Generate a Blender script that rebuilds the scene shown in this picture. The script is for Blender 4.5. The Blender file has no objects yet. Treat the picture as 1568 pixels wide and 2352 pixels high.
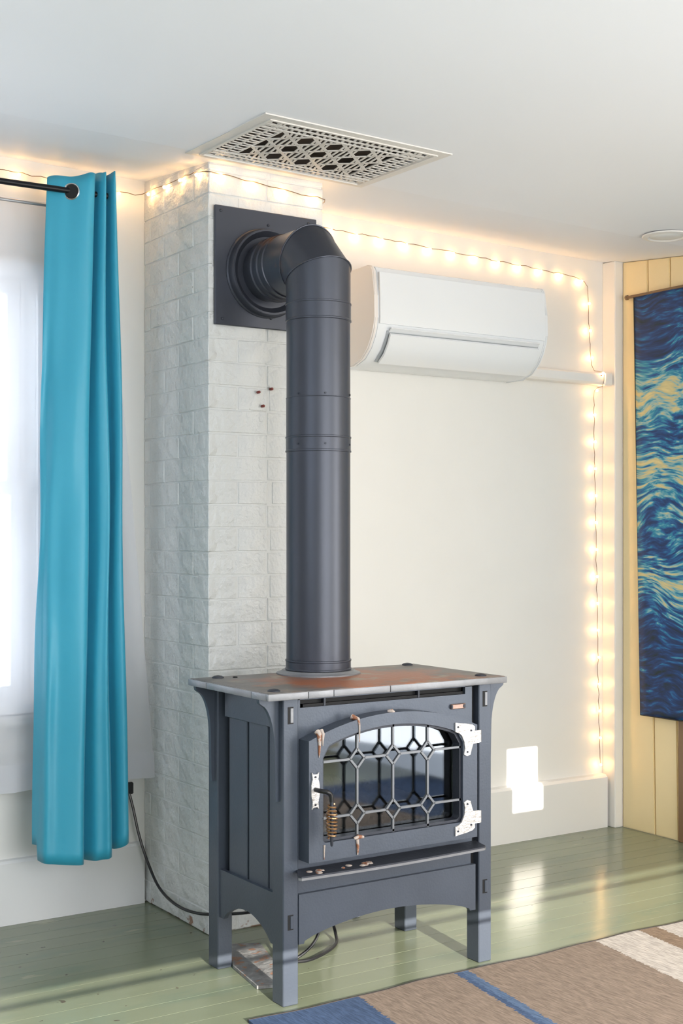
import bpy, bmesh, math, random
from mathutils import Vector, Matrix
random.seed(7)
sc = bpy.context.scene
COL = sc.collection
# ------------------------------------------------------------------ camera, light, exposure
cam_d = bpy.data.cameras.new('camera'); cam = bpy.data.objects.new('camera', cam_d); COL.objects.link(cam)
cam.location = (0, 0, 1.24)
cam.rotation_euler = (math.radians(90), 0, math.radians(-33.4))
cam_d.sensor_fit = 'HORIZONTAL'; cam_d.sensor_width = 36.0
cam_d.lens = 3040.0/1568*36; cam_d.shift_y = 54/1568.0
cam_d.clip_start = 0.05
sc.camera = cam
sc.view_settings.view_transform = 'Standard'; sc.view_settings.look = 'None'
sc.view_settings.exposure = -0.07; sc.view_settings.gamma = 1.0
sc.view_settings.use_curve_mapping = False
try:
    sc.cycles.max_bounces = 10; sc.cycles.diffuse_bounces = 6; sc.cycles.glossy_bounces = 4
    sc.cycles.transparent_max_bounces = 16; sc.cycles.use_denoising = True
    sc.cycles.sample_clamp_indirect = 6.0; sc.cycles.caustics_reflective = False; sc.cycles.caustics_refractive = False
except Exception: pass
w = bpy.data.worlds.new('daylight'); sc.world = w; w.use_nodes = True
bg = w.node_tree.nodes['Background']; bg.inputs[0].default_value = (0.86, 0.91, 1.0, 1); bg.inputs[1].default_value = 2.6
def sun_light(d, e, col, ang):
    L = bpy.data.lights.new('sun', 'SUN'); L.energy = e; L.color = col; L.angle = math.radians(ang)
    o = bpy.data.objects.new('sun', L); COL.objects.link(o); o.location = (0, -6, 5)
    o.rotation_euler = Vector(d).to_track_quat('-Z', 'Y').to_euler()
def area_light(name, loc, d, sx, sy, e, col):
    L = bpy.data.lights.new(name, 'AREA'); L.shape = 'RECTANGLE'; L.size = sx; L.size_y = sy; L.energy = e; L.color = col
    o = bpy.data.objects.new(name, L); COL.objects.link(o); o.location = loc
    o.rotation_euler = Vector(d).to_track_quat('-Z', 'Y').to_euler()
SUN_DIR = (0.15, 1.0, -0.30)
sun_light(SUN_DIR, 18.0, (1.0, 0.93, 0.82), 0.12)
area_light('right_fill_light', (3.98, 0.35, 1.15), (-1, 0.25, 0), 1.6, 2.0, 70, (1.0, 0.98, 0.96))  # added soft light from camera right; the door is unseen
area_light('rear_fill_light', (1.6, -1.85, 1.25), (0, 1, 0.05), 2.8, 2.0, 100, (0.96, 0.97, 1.0))  # added fill for the whole room, standing in an unseen bay
area_light('left_fill_light', (-1.68, 1.4, 1.75), (1, 0.2, 0), 2.4, 1.1, 36, (0.72, 0.84, 1.0))  # added cool fill for the chimney side; this wall has no window
area_light('back_window_daylight', (0.98, 4.36, 1.40), (0, -1, 0), 1.05, 1.38, 22, (0.82, 0.88, 1.0))

# ------------------------------------------------------------------ materials
def mat(name, col, rough=0.5, metal=0.0, bump=0.0, scale=30.0, var=0.0, vscale=6.0, spec=0.5, objvar=0.0, stretch=(1,1,1), dist=0.01):
    m = bpy.data.materials.new(name); m.use_nodes = True; nt = m.node_tree; N = nt.nodes; b = N['Principled BSDF']
    b.inputs['Base Color'].default_value = (*col, 1); b.inputs['Roughness'].default_value = rough
    b.inputs['Metallic'].default_value = metal; b.inputs['Specular IOR Level'].default_value = spec
    tc = N.new('ShaderNodeTexCoord'); mp = N.new('ShaderNodeMapping'); mp.inputs['Scale'].default_value = stretch
    nt.links.new(tc.outputs['Object'], mp.inputs[0])
    if var or objvar:
        n = N.new('ShaderNodeTexNoise'); n.inputs['Scale'].default_value = vscale; n.inputs['Detail'].default_value = 5
        nt.links.new(mp.outputs[0], n.inputs['Vector'])
        hs = N.new('ShaderNodeHueSaturation'); hs.inputs['Color'].default_value = (*col, 1)
        mr = N.new('ShaderNodeMapRange'); mr.inputs[1].default_value = 0.3; mr.inputs[2].default_value = 0.7
        mr.inputs[3].default_value = 1-var; mr.inputs[4].default_value = 1+var
        nt.links.new(n.outputs[0], mr.inputs[0])
        if objvar:
            oi = N.new('ShaderNodeObjectInfo'); m2 = N.new('ShaderNodeMath'); m2.operation = 'MULTIPLY_ADD'
            nt.links.new(oi.outputs['Random'], m2.inputs[0]); m2.inputs[1].default_value = objvar*2; m2.inputs[2].default_value = -objvar
            ad = N.new('ShaderNodeMath'); nt.links.new(mr.outputs[0], ad.inputs[0]); nt.links.new(m2.outputs[0], ad.inputs[1])
            nt.links.new(ad.outputs[0], hs.inputs['Value'])
        else: nt.links.new(mr.outputs[0], hs.inputs['Value'])
        nt.links.new(hs.outputs[0], b.inputs['Base Color'])
    if bump:
        n2 = N.new('ShaderNodeTexNoise'); n2.inputs['Scale'].default_value = scale; n2.inputs['Detail'].default_value = 6
        nt.links.new(mp.outputs[0], n2.inputs['Vector'])
        bp = N.new('ShaderNodeBump'); bp.inputs['Strength'].default_value = bump; bp.inputs['Distance'].default_value = dist
        nt.links.new(n2.outputs[0], bp.inputs['Height']); nt.links.new(bp.outputs[0], b.inputs['Normal'])
    return m
def ramp(N, stops, const=False):
    r = N.new('ShaderNodeValToRGB'); cr = r.color_ramp
    if const: cr.interpolation = 'CONSTANT'
    while len(cr.elements) < len(stops): cr.elements.new(0.5)
    for e, (p, c) in zip(cr.elements, stops): e.position = p; e.color = (*c, 1)
    return r
def patch(m, col, thresh, soft, scale, stretch=(1,1,1), zmax=None, zfade=0.1, detail=6, rough=None, blob=None):
    """overlay stains of another colour: a wear pattern fixed to the thing (world position through Geometry)"""
    nt = m.node_tree; N = nt.nodes; b = N['Principled BSDF']
    g = N.new('ShaderNodeNewGeometry'); mp = N.new('ShaderNodeMapping'); mp.inputs['Scale'].default_value = stretch
    nt.links.new(g.outputs['Position'], mp.inputs[0])
    n = N.new('ShaderNodeTexNoise'); n.inputs['Scale'].default_value = scale; n.inputs['Detail'].default_value = detail
    nt.links.new(mp.outputs[0], n.inputs['Vector'])
    src = n.outputs[0]
    if zmax is not None:
        sp = N.new('ShaderNodeSeparateXYZ'); nt.links.new(g.outputs['Position'], sp.inputs[0])
        mz = N.new('ShaderNodeMapRange'); mz.inputs[1].default_value = zmax-zfade; mz.inputs[2].default_value = zmax
        mz.inputs[3].default_value = 0.0; mz.inputs[4].default_value = -0.35
        nt.links.new(sp.outputs[2], mz.inputs[0])
        ad = N.new('ShaderNodeMath'); nt.links.new(src, ad.inputs[0]); nt.links.new(mz.outputs[0], ad.inputs[1]); src = ad.outputs[0]
    if blob:
        (cx, cy, cz), rad, amp = blob
        vm = N.new('ShaderNodeVectorMath'); vm.operation = 'DISTANCE'; vm.inputs[1].default_value = (cx, cy, cz)
        nt.links.new(g.outputs['Position'], vm.inputs[0])
        mz = N.new('ShaderNodeMapRange'); mz.inputs[1].default_value = 0; mz.inputs[2].default_value = rad
        mz.inputs[3].default_value = amp; mz.inputs[4].default_value = -amp
        nt.links.new(vm.outputs['Value'], mz.inputs[0])
        ad = N.new('ShaderNodeMath'); nt.links.new(src, ad.inputs[0]); nt.links.new(mz.outputs[0], ad.inputs[1]); src = ad.outputs[0]
    mr = N.new('ShaderNodeMapRange'); mr.inputs[1].default_value = thresh; mr.inputs[2].default_value = thresh+soft
    nt.links.new(src, mr.inputs[0])
    mx = N.new('ShaderNodeMix'); mx.data_type = 'RGBA'
    inp = b.inputs['Base Color']
    if inp.is_linked: nt.links.new(inp.links[0].from_socket, mx.inputs[6])
    else: mx.inputs[6].default_value = inp.default_value
    mx.inputs[7].default_value = (*col, 1)
    nt.links.new(mr.outputs[0], mx.inputs[0]); nt.links.new(mx.outputs[2], inp)
    return m

M = {}
M['wall'] = mat('white wall paint', (0.80, 0.785, 0.75), 0.45, bump=0.12, scale=9, var=0.01)
M['wallw'] = mat('white paint on the window wall', (0.78, 0.775, 0.765), 0.5, bump=0.10, scale=9)
M['ceil'] = mat('ceiling paint', (0.87, 0.885, 0.93), 0.6, bump=0.06, scale=5)
M['sidewall'] = mat('wall darkened against bounce', (0.30, 0.28, 0.27), 0.6)  # unseen left wall, colour darkened to cut light bouncing onto the stove side
M['trim'] = mat('white trim paint', (0.82, 0.80, 0.77), 0.35, bump=0.05, scale=20)
M['brick'] = mat('white painted brick', (0.74, 0.745, 0.73), 0.42, bump=0.9, scale=14, var=0.02, dist=0.028)
patch(M['brick'], (0.36, 0.22, 0.16), 0.57, 0.05, 24, zmax=0.17, zfade=0.16)
patch(M['brick'], (0.30, 0.28, 0.26), 0.76, 0.03, 60, detail=3)
M['mortar'] = mat('white painted mortar', (0.73, 0.735, 0.72), 0.5, bump=0.8, scale=30)
patch(M['mortar'], (0.34, 0.22, 0.17), 0.50, 0.06, 22, zmax=0.09, zfade=0.07)
M['yellow'] = mat('pale yellow board paint', (0.88, 0.72, 0.42), 0.38, bump=0.05, scale=12, var=0.02, objvar=0.015)
M['iron'] = mat('blue grey enamel', (0.080, 0.096, 0.126), 0.40, metal=0.25, bump=0.06, scale=160, var=0.06, vscale=8)
M['irondk'] = mat('dark iron', (0.045, 0.05, 0.065), 0.5, metal=0.3, bump=0.1, scale=120)
M['black'] = mat('black parts and recess shade', (0.006, 0.006, 0.007), 0.7)  # also put in as shade in the stove's gaps, slot and mortises
M['edge'] = mat('worn grey top edge', (0.25, 0.255, 0.27), 0.4, metal=0.3, bump=0.1, scale=60, var=0.15, vscale=14)
M['top'] = mat('weathered top plate', (0.17, 0.155, 0.145), 0.42, metal=0.2, bump=0.15, scale=70, var=0.25, vscale=9)
patch(M['top'], (0.36, 0.13, 0.06), 0.36, 0.22, 9, blob=((2.14, 3.14, 0.83), 0.46, 0.30))
patch(M['top'], (0.30, 0.25, 0.19), 0.56, 0.12, 12)
M['pipe'] = mat('charcoal stovepipe paint', (0.062, 0.068, 0.088), 0.38, metal=0.35, bump=0.03, scale=60, var=0.03)
M['pipeo'] = mat('heat browned stovepipe', (0.062, 0.068, 0.088), 0.34, metal=0.4, bump=0.03, scale=60)
patch(M['pipeo'], (0.22, 0.10, 0.05), 0.50, 0.22, 14, blob=((2.08, 3.46, 2.18), 0.17, 0.16))
M['steel'] = mat('brushed white steel', (0.70, 0.68, 0.66), 0.35, metal=0.55, bump=0.35, scale=120, var=0.1, vscale=30)
M['chrome'] = mat('chrome', (0.75, 0.75, 0.76), 0.15, metal=1)
M['lead'] = mat('grey metal came', (0.19, 0.20, 0.215), 0.4, metal=0.5)
M['brass'] = mat('worn copper spring', (0.42, 0.24, 0.12), 0.3, metal=0.85, var=0.2, vscale=60)
M['plateb'] = mat('tarnished copper plate', (0.30, 0.20, 0.16), 0.35, metal=0.6, var=0.2, vscale=80)
M['wax'] = mat('melted wax', (0.50, 0.42, 0.37), 0.4, bump=0.3, scale=90)
patch(M['wax'], (0.30, 0.12, 0.06), 0.52, 0.06, 45)
M['log'] = mat('charred ceramic log', (0.17, 0.13, 0.10), 0.8, bump=1.0, scale=30, var=0.5, vscale=25)
M['ember'] = mat('grey cinders', (0.10, 0.09, 0.085), 0.8, bump=0.6, scale=90, var=0.5, vscale=60)
M['cable'] = mat('black rubber cable', (0.012, 0.012, 0.014), 0.35)
M['plastic'] = mat('white plastic', (0.78, 0.80, 0.82), 0.22, var=0.005)
M['plasticp'] = mat('warm white plastic end cap', (0.78, 0.73, 0.69), 0.3)
M['greyplastic'] = mat('grey plastic', (0.45, 0.48, 0.50), 0.4)
M['wood'] = mat('brown wood', (0.20, 0.12, 0.06), 0.5, bump=0.1, scale=40, var=0.15, stretch=(1, 1, 0.1))
M['vent'] = mat('white painted grille', (0.74, 0.71, 0.67), 0.45, bump=0.2, scale=60)
M['duct'] = mat('dark brown duct lining', (0.07, 0.055, 0.045), 0.8)  # even dark brown so the register openings read dark
M['joint'] = mat('dark seam dirt', (0.07, 0.075, 0.05), 0.8)
M['slab'] = mat('mottled grey stone', (0.24, 0.24, 0.24), 0.6, bump=0.5, scale=60, var=0.35, vscale=30)
patch(M['slab'], (0.32, 0.17, 0.11), 0.58, 0.05, 30)
M['redplug'] = mat('red plastic', (0.20, 0.03, 0.02), 0.5)
M['screen'] = mat('frosted lamp glass', (0.85, 0.85, 0.83), 0.3)
M['blackmetal'] = mat('black rod metal', (0.012, 0.012, 0.014), 0.3, metal=0.5)
M['greymetal'] = mat('grey rod metal', (0.35, 0.35, 0.36), 0.4, metal=0.5)

m = M['floorp'] = mat('green floor paint', (0.205, 0.232, 0.155), 0.20, bump=0.10, scale=10, var=0.07, vscale=3.0, objvar=0.03, stretch=(0.35, 1, 1))
patch(m, (0.17, 0.21, 0.145), 0.55, 0.12, 5, stretch=(0.5, 1.4, 1))
patch(m, (0.10, 0.085, 0.06), 0.715, 0.02, 30, detail=3)
patch(m, (0.26, 0.27, 0.18), 0.66, 0.05, 14, stretch=(0.4, 1.5, 1))

def emis(name, col, s):
    m = bpy.data.materials.new(name); m.use_nodes = True; nt = m.node_tree; nt.nodes.clear()
    e = nt.nodes.new('ShaderNodeEmission'); e.inputs[0].default_value = (*col, 1); e.inputs[1].default_value = s
    o = nt.nodes.new('ShaderNodeOutputMaterial'); nt.links.new(e.outputs[0], o.inputs[0]); return m
M['bulb'] = emis('warm bulb', (1.0, 0.55, 0.20), 120)

def glass(name, tint, refl_rough=0.03, fac=0.12, body=(0.75,0.8,0.85)):
    m = bpy.data.materials.new(name); m.use_nodes = True; nt = m.node_tree; N = nt.nodes; N.clear()
    t = N.new('ShaderNodeBsdfTransparent'); t.inputs[0].default_value = (*tint, 1)
    g = N.new('ShaderNodeBsdfGlossy'); g.inputs[0].default_value = (*body, 1); g.inputs[1].default_value = refl_rough
    fr = N.new('ShaderNodeFresnel'); fr.inputs[0].default_value = 1.5
    ad = N.new('ShaderNodeMath'); ad.inputs[1].default_value = fac; nt.links.new(fr.outputs[0], ad.inputs[0])
    mx = N.new('ShaderNodeMixShader'); nt.links.new(ad.outputs[0], mx.inputs[0])
    nt.links.new(t.outputs[0], mx.inputs[1]); nt.links.new(g.outputs[0], mx.inputs[2])
    o = N.new('ShaderNodeOutputMaterial'); nt.links.new(mx.outputs[0], o.inputs[0]); return m
M['fireglass'] = glass('stove glass', (0.62, 0.64, 0.66), 0.04, 0.05)
M['winglass'] = glass('window glass', (0.97, 0.98, 0.98), 0.0, 0.0)

def fabric(name, col, rough, trans, sheen=0.3, transl=(0.8,0.85,0.9), alpha=0.0, bump=0.15):
    m = bpy.data.materials.new(name); m.use_nodes = True; nt = m.node_tree; N = nt.nodes; b = N['Principled BSDF']
    b.inputs['Base Color'].default_value = (*col, 1); b.inputs['Roughness'].default_value = rough
    b.inputs['Sheen Weight'].default_value = sheen; b.inputs['Specular IOR Level'].default_value = 0.8 if sheen else 0.3
    n = N.new('ShaderNodeTexNoise'); n.inputs['Scale'].default_value = 7; n.inputs['Detail'].default_value = 3
    tc = N.new('ShaderNodeTexCoord'); nt.links.new(tc.outputs['Object'], n.inputs['Vector'])
    bp = N.new('ShaderNodeBump'); bp.inputs['Strength'].default_value = bump; bp.inputs['Distance'].default_value = 0.03
    nt.links.new(n.outputs[0], bp.inputs['Height']); nt.links.new(bp.outputs[0], b.inputs['Normal'])
    out = N['Material Output']
    tl = N.new('ShaderNodeBsdfTranslucent'); tl.inputs[0].default_value = (*transl, 1)
    mx = N.new('ShaderNodeMixShader'); mx.inputs[0].default_value = trans
    nt.links.new(b.outputs[0], mx.inputs[1]); nt.links.new(tl.outputs[0], mx.inputs[2])
    last = mx
    if alpha:
        tp = N.new('ShaderNodeBsdfTransparent'); m2 = N.new('ShaderNodeMixShader'); m2.inputs[0].default_value = alpha
        nt.links.new(last.outputs[0], m2.inputs[1]); nt.links.new(tp.outputs[0], m2.inputs[2]); last = m2
    nt.links.new(last.outputs[0], out.inputs[0]); return m
M['curtain'] = fabric('turquoise satin', (0.03, 0.40, 0.58), 0.50, 0.12, 0.15, (0.08, 0.45, 0.62))
M['sheer'] = fabric('white voile', (0.88, 0.88, 0.92), 0.8, 0.5, 0.0, (0.93, 0.93, 0.97), 0.35, 0.0)
M['dimsheer'] = fabric('unseen sun dimming voile', (0.86, 0.86, 0.88), 0.8, 0.5, 0.0, (0.9, 0.9, 0.9), 0.60, 0.0)  # cloth for an unseen sheet that dims the sun

# rug: woven stripes in the rug's own coordinates
def rug_mat():
    m = bpy.data.materials.new('striped woven rug'); m.use_nodes = True; nt = m.node_tree; N = nt.nodes; b = N['Principled BSDF']
    b.inputs['Roughness'].default_value = 0.95; b.inputs['Specular IOR Level'].default_value = 0.1
    tc = N.new('ShaderNodeTexCoord'); sp = N.new('ShaderNodeSeparateXYZ'); nt.links.new(tc.outputs['Object'], sp.inputs[0])
    # skew, then jitter the stripe edge with weave noise
    sk = N.new('ShaderNodeMath'); sk.operation = 'MULTIPLY_ADD'; sk.inputs[1].default_value = -0.16
    nt.links.new(sp.outputs[1], sk.inputs[0]); nt.links.new(sp.outputs[0], sk.inputs[2])
    n = N.new('ShaderNodeTexNoise'); n.inputs['Scale'].default_value = 55; n.inputs['Detail'].default_value = 4
    mp = N.new('ShaderNodeMapping'); mp.inputs['Scale'].default_value = (0.5, 3.0, 1)
    nt.links.new(tc.outputs['Object'], mp.inputs[0]); nt.links.new(mp.outputs[0], n.inputs['Vector'])
    j = N.new('ShaderNodeMath'); j.operation = 'MULTIPLY_ADD'; j.inputs[1].default_value = 0.03; nt.links.new(n.outputs[0], j.inputs[0])
    nt.links.new(sk.outputs[0], j.inputs[2])
    mr = N.new('ShaderNodeMapRange'); mr.inputs[1].default_value = 0.0; mr.inputs[2].default_value = 2.4; nt.links.new(j.outputs[0], mr.inputs[0])
    tan = (0.205, 0.160, 0.130); blue = (0.055, 0.085, 0.155); blue2 = (0.08, 0.12, 0.20); cream = (0.40, 0.365, 0.335); brn = (0.20, 0.145, 0.105)
    P = lambda x: (x-1.655+0.012)/2.4
    r = ramp(N, [(0, blue), (P(1.985), tan), (P(2.312), blue), (P(2.328), blue2), (P(2.362), tan), (P(2.856), cream), (P(3.042), brn), (P(3.115), cream), (P(3.30), tan), (P(3.75), blue)], True)
    nt.links.new(mr.outputs[0], r.inputs[0])
    n2 = N.new('ShaderNodeTexNoise'); n2.inputs['Scale'].default_value = 70; n2.inputs['Detail'].default_value = 5
    mp2 = N.new('ShaderNodeMapping'); mp2.inputs['Scale'].default_value = (3.2, 0.45, 1); mp2.inputs['Rotation'].default_value = (0, 0, 0.9)
    nt.links.new(tc.outputs['Object'], mp2.inputs[0]); nt.links.new(mp2.outputs[0], n2.inputs['Vector'])
    mv = N.new('ShaderNodeMapRange'); mv.inputs[1].default_value = 0.3; mv.inputs[2].default_value = 0.7; mv.inputs[3].default_value = 0.72; mv.inputs[4].default_value = 1.3
    nt.links.new(n2.outputs[0], mv.inputs[0])
    hs = N.new('ShaderNodeHueSaturation'); nt.links.new(r.outputs[0], hs.inputs['Color']); nt.links.new(mv.outputs[0], hs.inputs['Value'])
    nt.links.new(hs.outputs[0], b.inputs['Base Color'])
    bp = N.new('ShaderNodeBump'); bp.inputs['Strength'].default_value = 0.6; bp.inputs['Distance'].default_value = 0.004
    nt.links.new(n2.outputs[0], bp.inputs['Height']); nt.links.new(bp.outputs[0], b.inputs['Normal'])
    return m
M['rug'] = rug_mat()
M['binding'] = mat('dark brown binding', (0.035, 0.028, 0.025), 0.8)

# plain abstract banner print: flowing blue, teal and cream brush bands
def banner_mat():
    m = bpy.data.materials.new('abstract brushed banner print'); m.use_nodes = True; nt = m.node_tree; N = nt.nodes; b = N['Principled BSDF']
    b.inputs['Roughness'].default_value = 0.7
    tc = N.new('ShaderNodeTexCoord')
    n0 = N.new('ShaderNodeTexNoise'); n0.inputs['Scale'].default_value = 2.2; n0.inputs['Detail'].default_value = 2
    nt.links.new(tc.outputs['Object'], n0.inputs['Vector'])
    sb = N.new('ShaderNodeVectorMath'); sb.operation = 'SUBTRACT'; sb.inputs[1].default_value = (0.5, 0.5, 0.5); nt.links.new(n0.outputs['Color'], sb.inputs[0])
    sc_ = N.new('ShaderNodeVectorMath'); sc_.operation = 'SCALE'; sc_.inputs['Scale'].default_value = 0.35; nt.links.new(sb.outputs[0], sc_.inputs[0])
    ad = N.new('ShaderNodeVectorMath'); nt.links.new(tc.outputs['Object'], ad.inputs[0]); nt.links.new(sc_.outputs[0], ad.inputs[1])
    mp = N.new('ShaderNodeMapping'); mp.inputs['Scale'].default_value = (1, 5, 26); mp.inputs['Rotation'].default_value = (0.35, 0, 0)
    nt.links.new(ad.outputs[0], mp.inputs[0])
    n = N.new('ShaderNodeTexNoise'); n.inputs['Scale'].default_value = 2.0; n.inputs['Detail'].default_value = 3; n.inputs['Roughness'].default_value = 0.6
    nt.links.new(mp.outputs[0], n.inputs['Vector'])
    navy = (0.012, 0.035, 0.12); blu = (0.015, 0.12, 0.33); teal = (0.03, 0.28, 0.42); pale = (0.28, 0.50, 0.52); cream = (0.62, 0.55, 0.28); dark = (0.012, 0.03, 0.035)
    # soft vertical zoning of the print: dark top, bright middle bands, dark green foot
    sp = N.new('ShaderNodeSeparateXYZ'); nt.links.new(ad.outputs[0], sp.inputs[0])
    mz = N.new('ShaderNodeMapRange'); mz.inputs[1].default_value = 0.0; mz.inputs[2].default_value = 1.75; nt.links.new(sp.outputs[2], mz.inputs[0])
    z = ramp(N, [(0.0, (0.26,)*3), (0.16, (0.32,)*3), (0.24, (0.46,)*3), (0.33, (0.72,)*3), (0.42, (0.44,)*3), (0.50, (0.56,)*3), (0.60, (0.76,)*3), (0.68, (0.40,)*3), (0.76, (0.80,)*3), (0.86, (0.38,)*3), (1.0, (0.30,)*3)])
    nt.links.new(mz.outputs[0], z.inputs[0])
    mm = N.new('ShaderNodeMath'); mm.operation = 'MULTIPLY_ADD'; mm.inputs[1].default_value = 1.5; nt.links.new(n.outputs[0], mm.inputs[0])
    su = N.new('ShaderNodeMath'); su.operation = 'SUBTRACT'; su.inputs[1].default_value = 0.75; nt.links.new(z.outputs[0], su.inputs[0]); nt.links.new(su.outputs[0], mm.inputs[2])
    r = ramp(N, [(0.0, dark), (0.25, navy), (0.40, (0.012, 0.06, 0.20)), (0.50, blu), (0.60, teal), (0.70, pale), (0.80, cream), (1.0, (0.75, 0.65, 0.32))])
    nt.links.new(mm.outputs[0], r.inputs[0]); nt.links.new(r.outputs[0], b.inputs['Base Color'])
    return m
M['banner'] = banner_mat()

# ------------------------------------------------------------------ helpers
def props(o, label=None, cat=None, group=None, kind=None):
    if label: o['label'] = label
    if cat: o['category'] = cat
    if group: o['group'] = group
    if kind: o['kind'] = kind
    return o
WLOC = {}
def empty(name, loc, label, cat, group=None):
    o = bpy.data.objects.new(name, None); COL.objects.link(o); o.location = loc; o.empty_display_size = 0.05
    WLOC[o] = Vector(loc); return props(o, label, cat, group)
def obj(name, bm, m, parent=None, origin=None, label=None, smooth=True, ang=32):
    """bm is in world coordinates; the mesh is stored relative to its own origin"""
    bmesh.ops.recalc_face_normals(bm, faces=bm.faces[:])
    me = bpy.data.meshes.new(name)
    if origin is None: origin = WLOC[parent] if parent is not None else Vector((0, 0, 0))
    origin = Vector(origin)
    bmesh.ops.translate(bm, verts=bm.verts[:], vec=-origin)
    bm.to_mesh(me); bm.free()
    me.materials.append(M[m] if isinstance(m, str) else m)
    if smooth:
        for p in me.polygons: p.use_smooth = True
        me.set_sharp_from_angle(angle=math.radians(ang))
    o = bpy.data.objects.new(name, me); COL.objects.link(o)
    if parent is not None:
        o.parent = parent; o.location = origin-WLOC[parent]
    else: o.location = origin
    WLOC[o] = origin
    if label: o['label'] = label
    return o
def B(): return bmesh.new()
def box(bm, x0, x1, y0, y1, z0, z1, bev=0.0, seg=1, mtx=None):
    r = bmesh.ops.create_cube(bm, size=1.0)
    vs = r['verts']
    for v in vs: v.co = Vector((x0+(v.co.x+.5)*(x1-x0), y0+(v.co.y+.5)*(y1-y0), z0+(v.co.z+.5)*(z1-z0)))
    if bev:
        es = list({e for v in vs for e in v.link_edges})
        r2 = bmesh.ops.bevel(bm, geom=es, offset=bev, segments=seg, affect='EDGES', profile=0.6)
        vs = list({v for f in r2['faces'] for v in f.verts} | {v for v in vs if v.is_valid})
    if mtx is not None: bmesh.ops.transform(bm, matrix=mtx, verts=vs)
    return bm
def boxo(name, m, parent, x0, x1, y0, y1, z0, z1, bev=0.002, **k):
    return obj(name, box(B(), x0, x1, y0, y1, z0, z1, bev), m, parent, **k)
def prism(bm, pts, axis, a, b):
    """extrude 2D polygon pts along axis ('x': pts=(y,z); 'y': pts=(x,z); 'z': pts=(x,y)) from a to b"""
    def mk(p, t): return {'x': (t, p[0], p[1]), 'y': (p[0], t, p[1]), 'z': (p[0], p[1], t)}[axis]
    va = [bm.verts.new(mk(p, a)) for p in pts]; vb = [bm.verts.new(mk(p, b)) for p in pts]
    n = len(pts); bm.faces.new(va); bm.faces.new(vb[::-1])
    for i in range(n): bm.faces.new((va[i], vb[i], vb[(i+1) % n], va[(i+1) % n]))
    return bm
def ringprism(bm, outer, inner, axis, a, b):
    """frame between two outlines with the same number of points"""
    def mk(p, t): return {'x': (t, p[0], p[1]), 'y': (p[0], t, p[1]), 'z': (p[0], p[1], t)}[axis]
    n = len(outer)
    oa = [bm.verts.new(mk(p, a)) for p in outer]; ob = [bm.verts.new(mk(p, b)) for p in outer]
    ia = [bm.verts.new(mk(p, a)) for p in inner]; ib = [bm.verts.new(mk(p, b)) for p in inner]
    for i in range(n):
        j = (i+1) % n
        bm.faces.new((oa[i], oa[j], ia[j], ia[i])); bm.faces.new((ob[i], ib[i], ib[j], ob[j]))
        bm.faces.new((oa[i], ob[i], ob[j], oa[j])); bm.faces.new((ia[i], ia[j], ib[j], ib[i]))
    return bm
def ellipse_ring(bm, c, u, v, n):
    return [bm.verts.new(Vector(c)+Vector(u)*math.cos(2*math.pi*i/n)+Vector(v)*math.sin(2*math.pi*i/n)) for i in range(n)]
def loft(bm, rings, cap=True):
    n = len(rings[0])
    for a, b in zip(rings, rings[1:]):
        for i in range(n): bm.faces.new((a[i], a[(i+1) % n], b[(i+1) % n], b[i]))
    if cap: bm.faces.new(rings[0][::-1]); bm.faces.new(rings[-1])
    return bm
def lathe(bm, prof, c, axis='z', n=48, cap=True):
    """prof: (radius, offset along axis)"""
    U = {'z': ((1,0,0),(0,1,0),(0,0,1)), 'y': ((1,0,0),(0,0,1),(0,1,0)), 'x': ((0,1,0),(0,0,1),(1,0,0))}[axis]
    c = Vector(c); rings = []
    for r, t in prof:
        rings.append(ellipse_ring(bm, c+Vector(U[2])*t, Vector(U[0])*max(r, 1e-5), Vector(U[1])*max(r, 1e-5), n))
    return loft(bm, rings, cap)
def tube(bm, pts, r, n=8, cap=True):
    pts = [Vector(p) for p in pts]; rings = []
    rs = r if isinstance(r, (list, tuple)) else [r]*len(pts)
    up = Vector((0, 0, 1)); prev = None
    for i, p in enumerate(pts):
        d = (pts[min(i+1, len(pts)-1)]-pts[max(i-1, 0)]).normalized()
        if prev is None:
            u = d.cross(up)
            if u.length < 1e-3: u = d.cross(Vector((1, 0, 0)))
        else: u = prev-d*prev.dot(d)
        u.normalize(); prev = u; v = d.cross(u)
        rings.append(ellipse_ring(bm, p, u*rs[i], v*rs[i], n))
    return loft(bm, rings, cap)
def spline(pts, k=8):
    P = [Vector(p) for p in pts]; out = []
    for i in range(len(P)-1):
        a = P[max(i-1, 0)]; b = P[i]; c = P[i+1]; d = P[min(i+2, len(P)-1)]
        for j in range(k):
            t = j/k
            out.append(0.5*((2*b)+(c-a)*t+(2*a-5*b+4*c-d)*t*t+(3*b-a-3*c+d)*t**3))
    out.append(P[-1]); return out
def torus(bm, c, axis, R, r, n=24, k=8):
    axis = Vector(axis).normalized(); u = axis.orthogonal().normalized(); v = axis.cross(u); rings = []
    for i in range(n):
        a = 2*math.pi*i/n; rd = u*math.cos(a)+v*math.sin(a)
        rings.append(ellipse_ring(bm, Vector(c)+rd*R, rd*r, axis*r, k))
    rings.append(rings[0])
    for a, b in zip(rings, rings[1:]):
        for i in range(k): bm.faces.new((a[i], a[(i+1) % k], b[(i+1) % k], b[i]))
    return bm
def zc(x, y): return 2.385-0.015*(x-2)+max(0.0, y-3.5)*0.09
def struct(o): o['kind'] = 'structure'; return o

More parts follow.
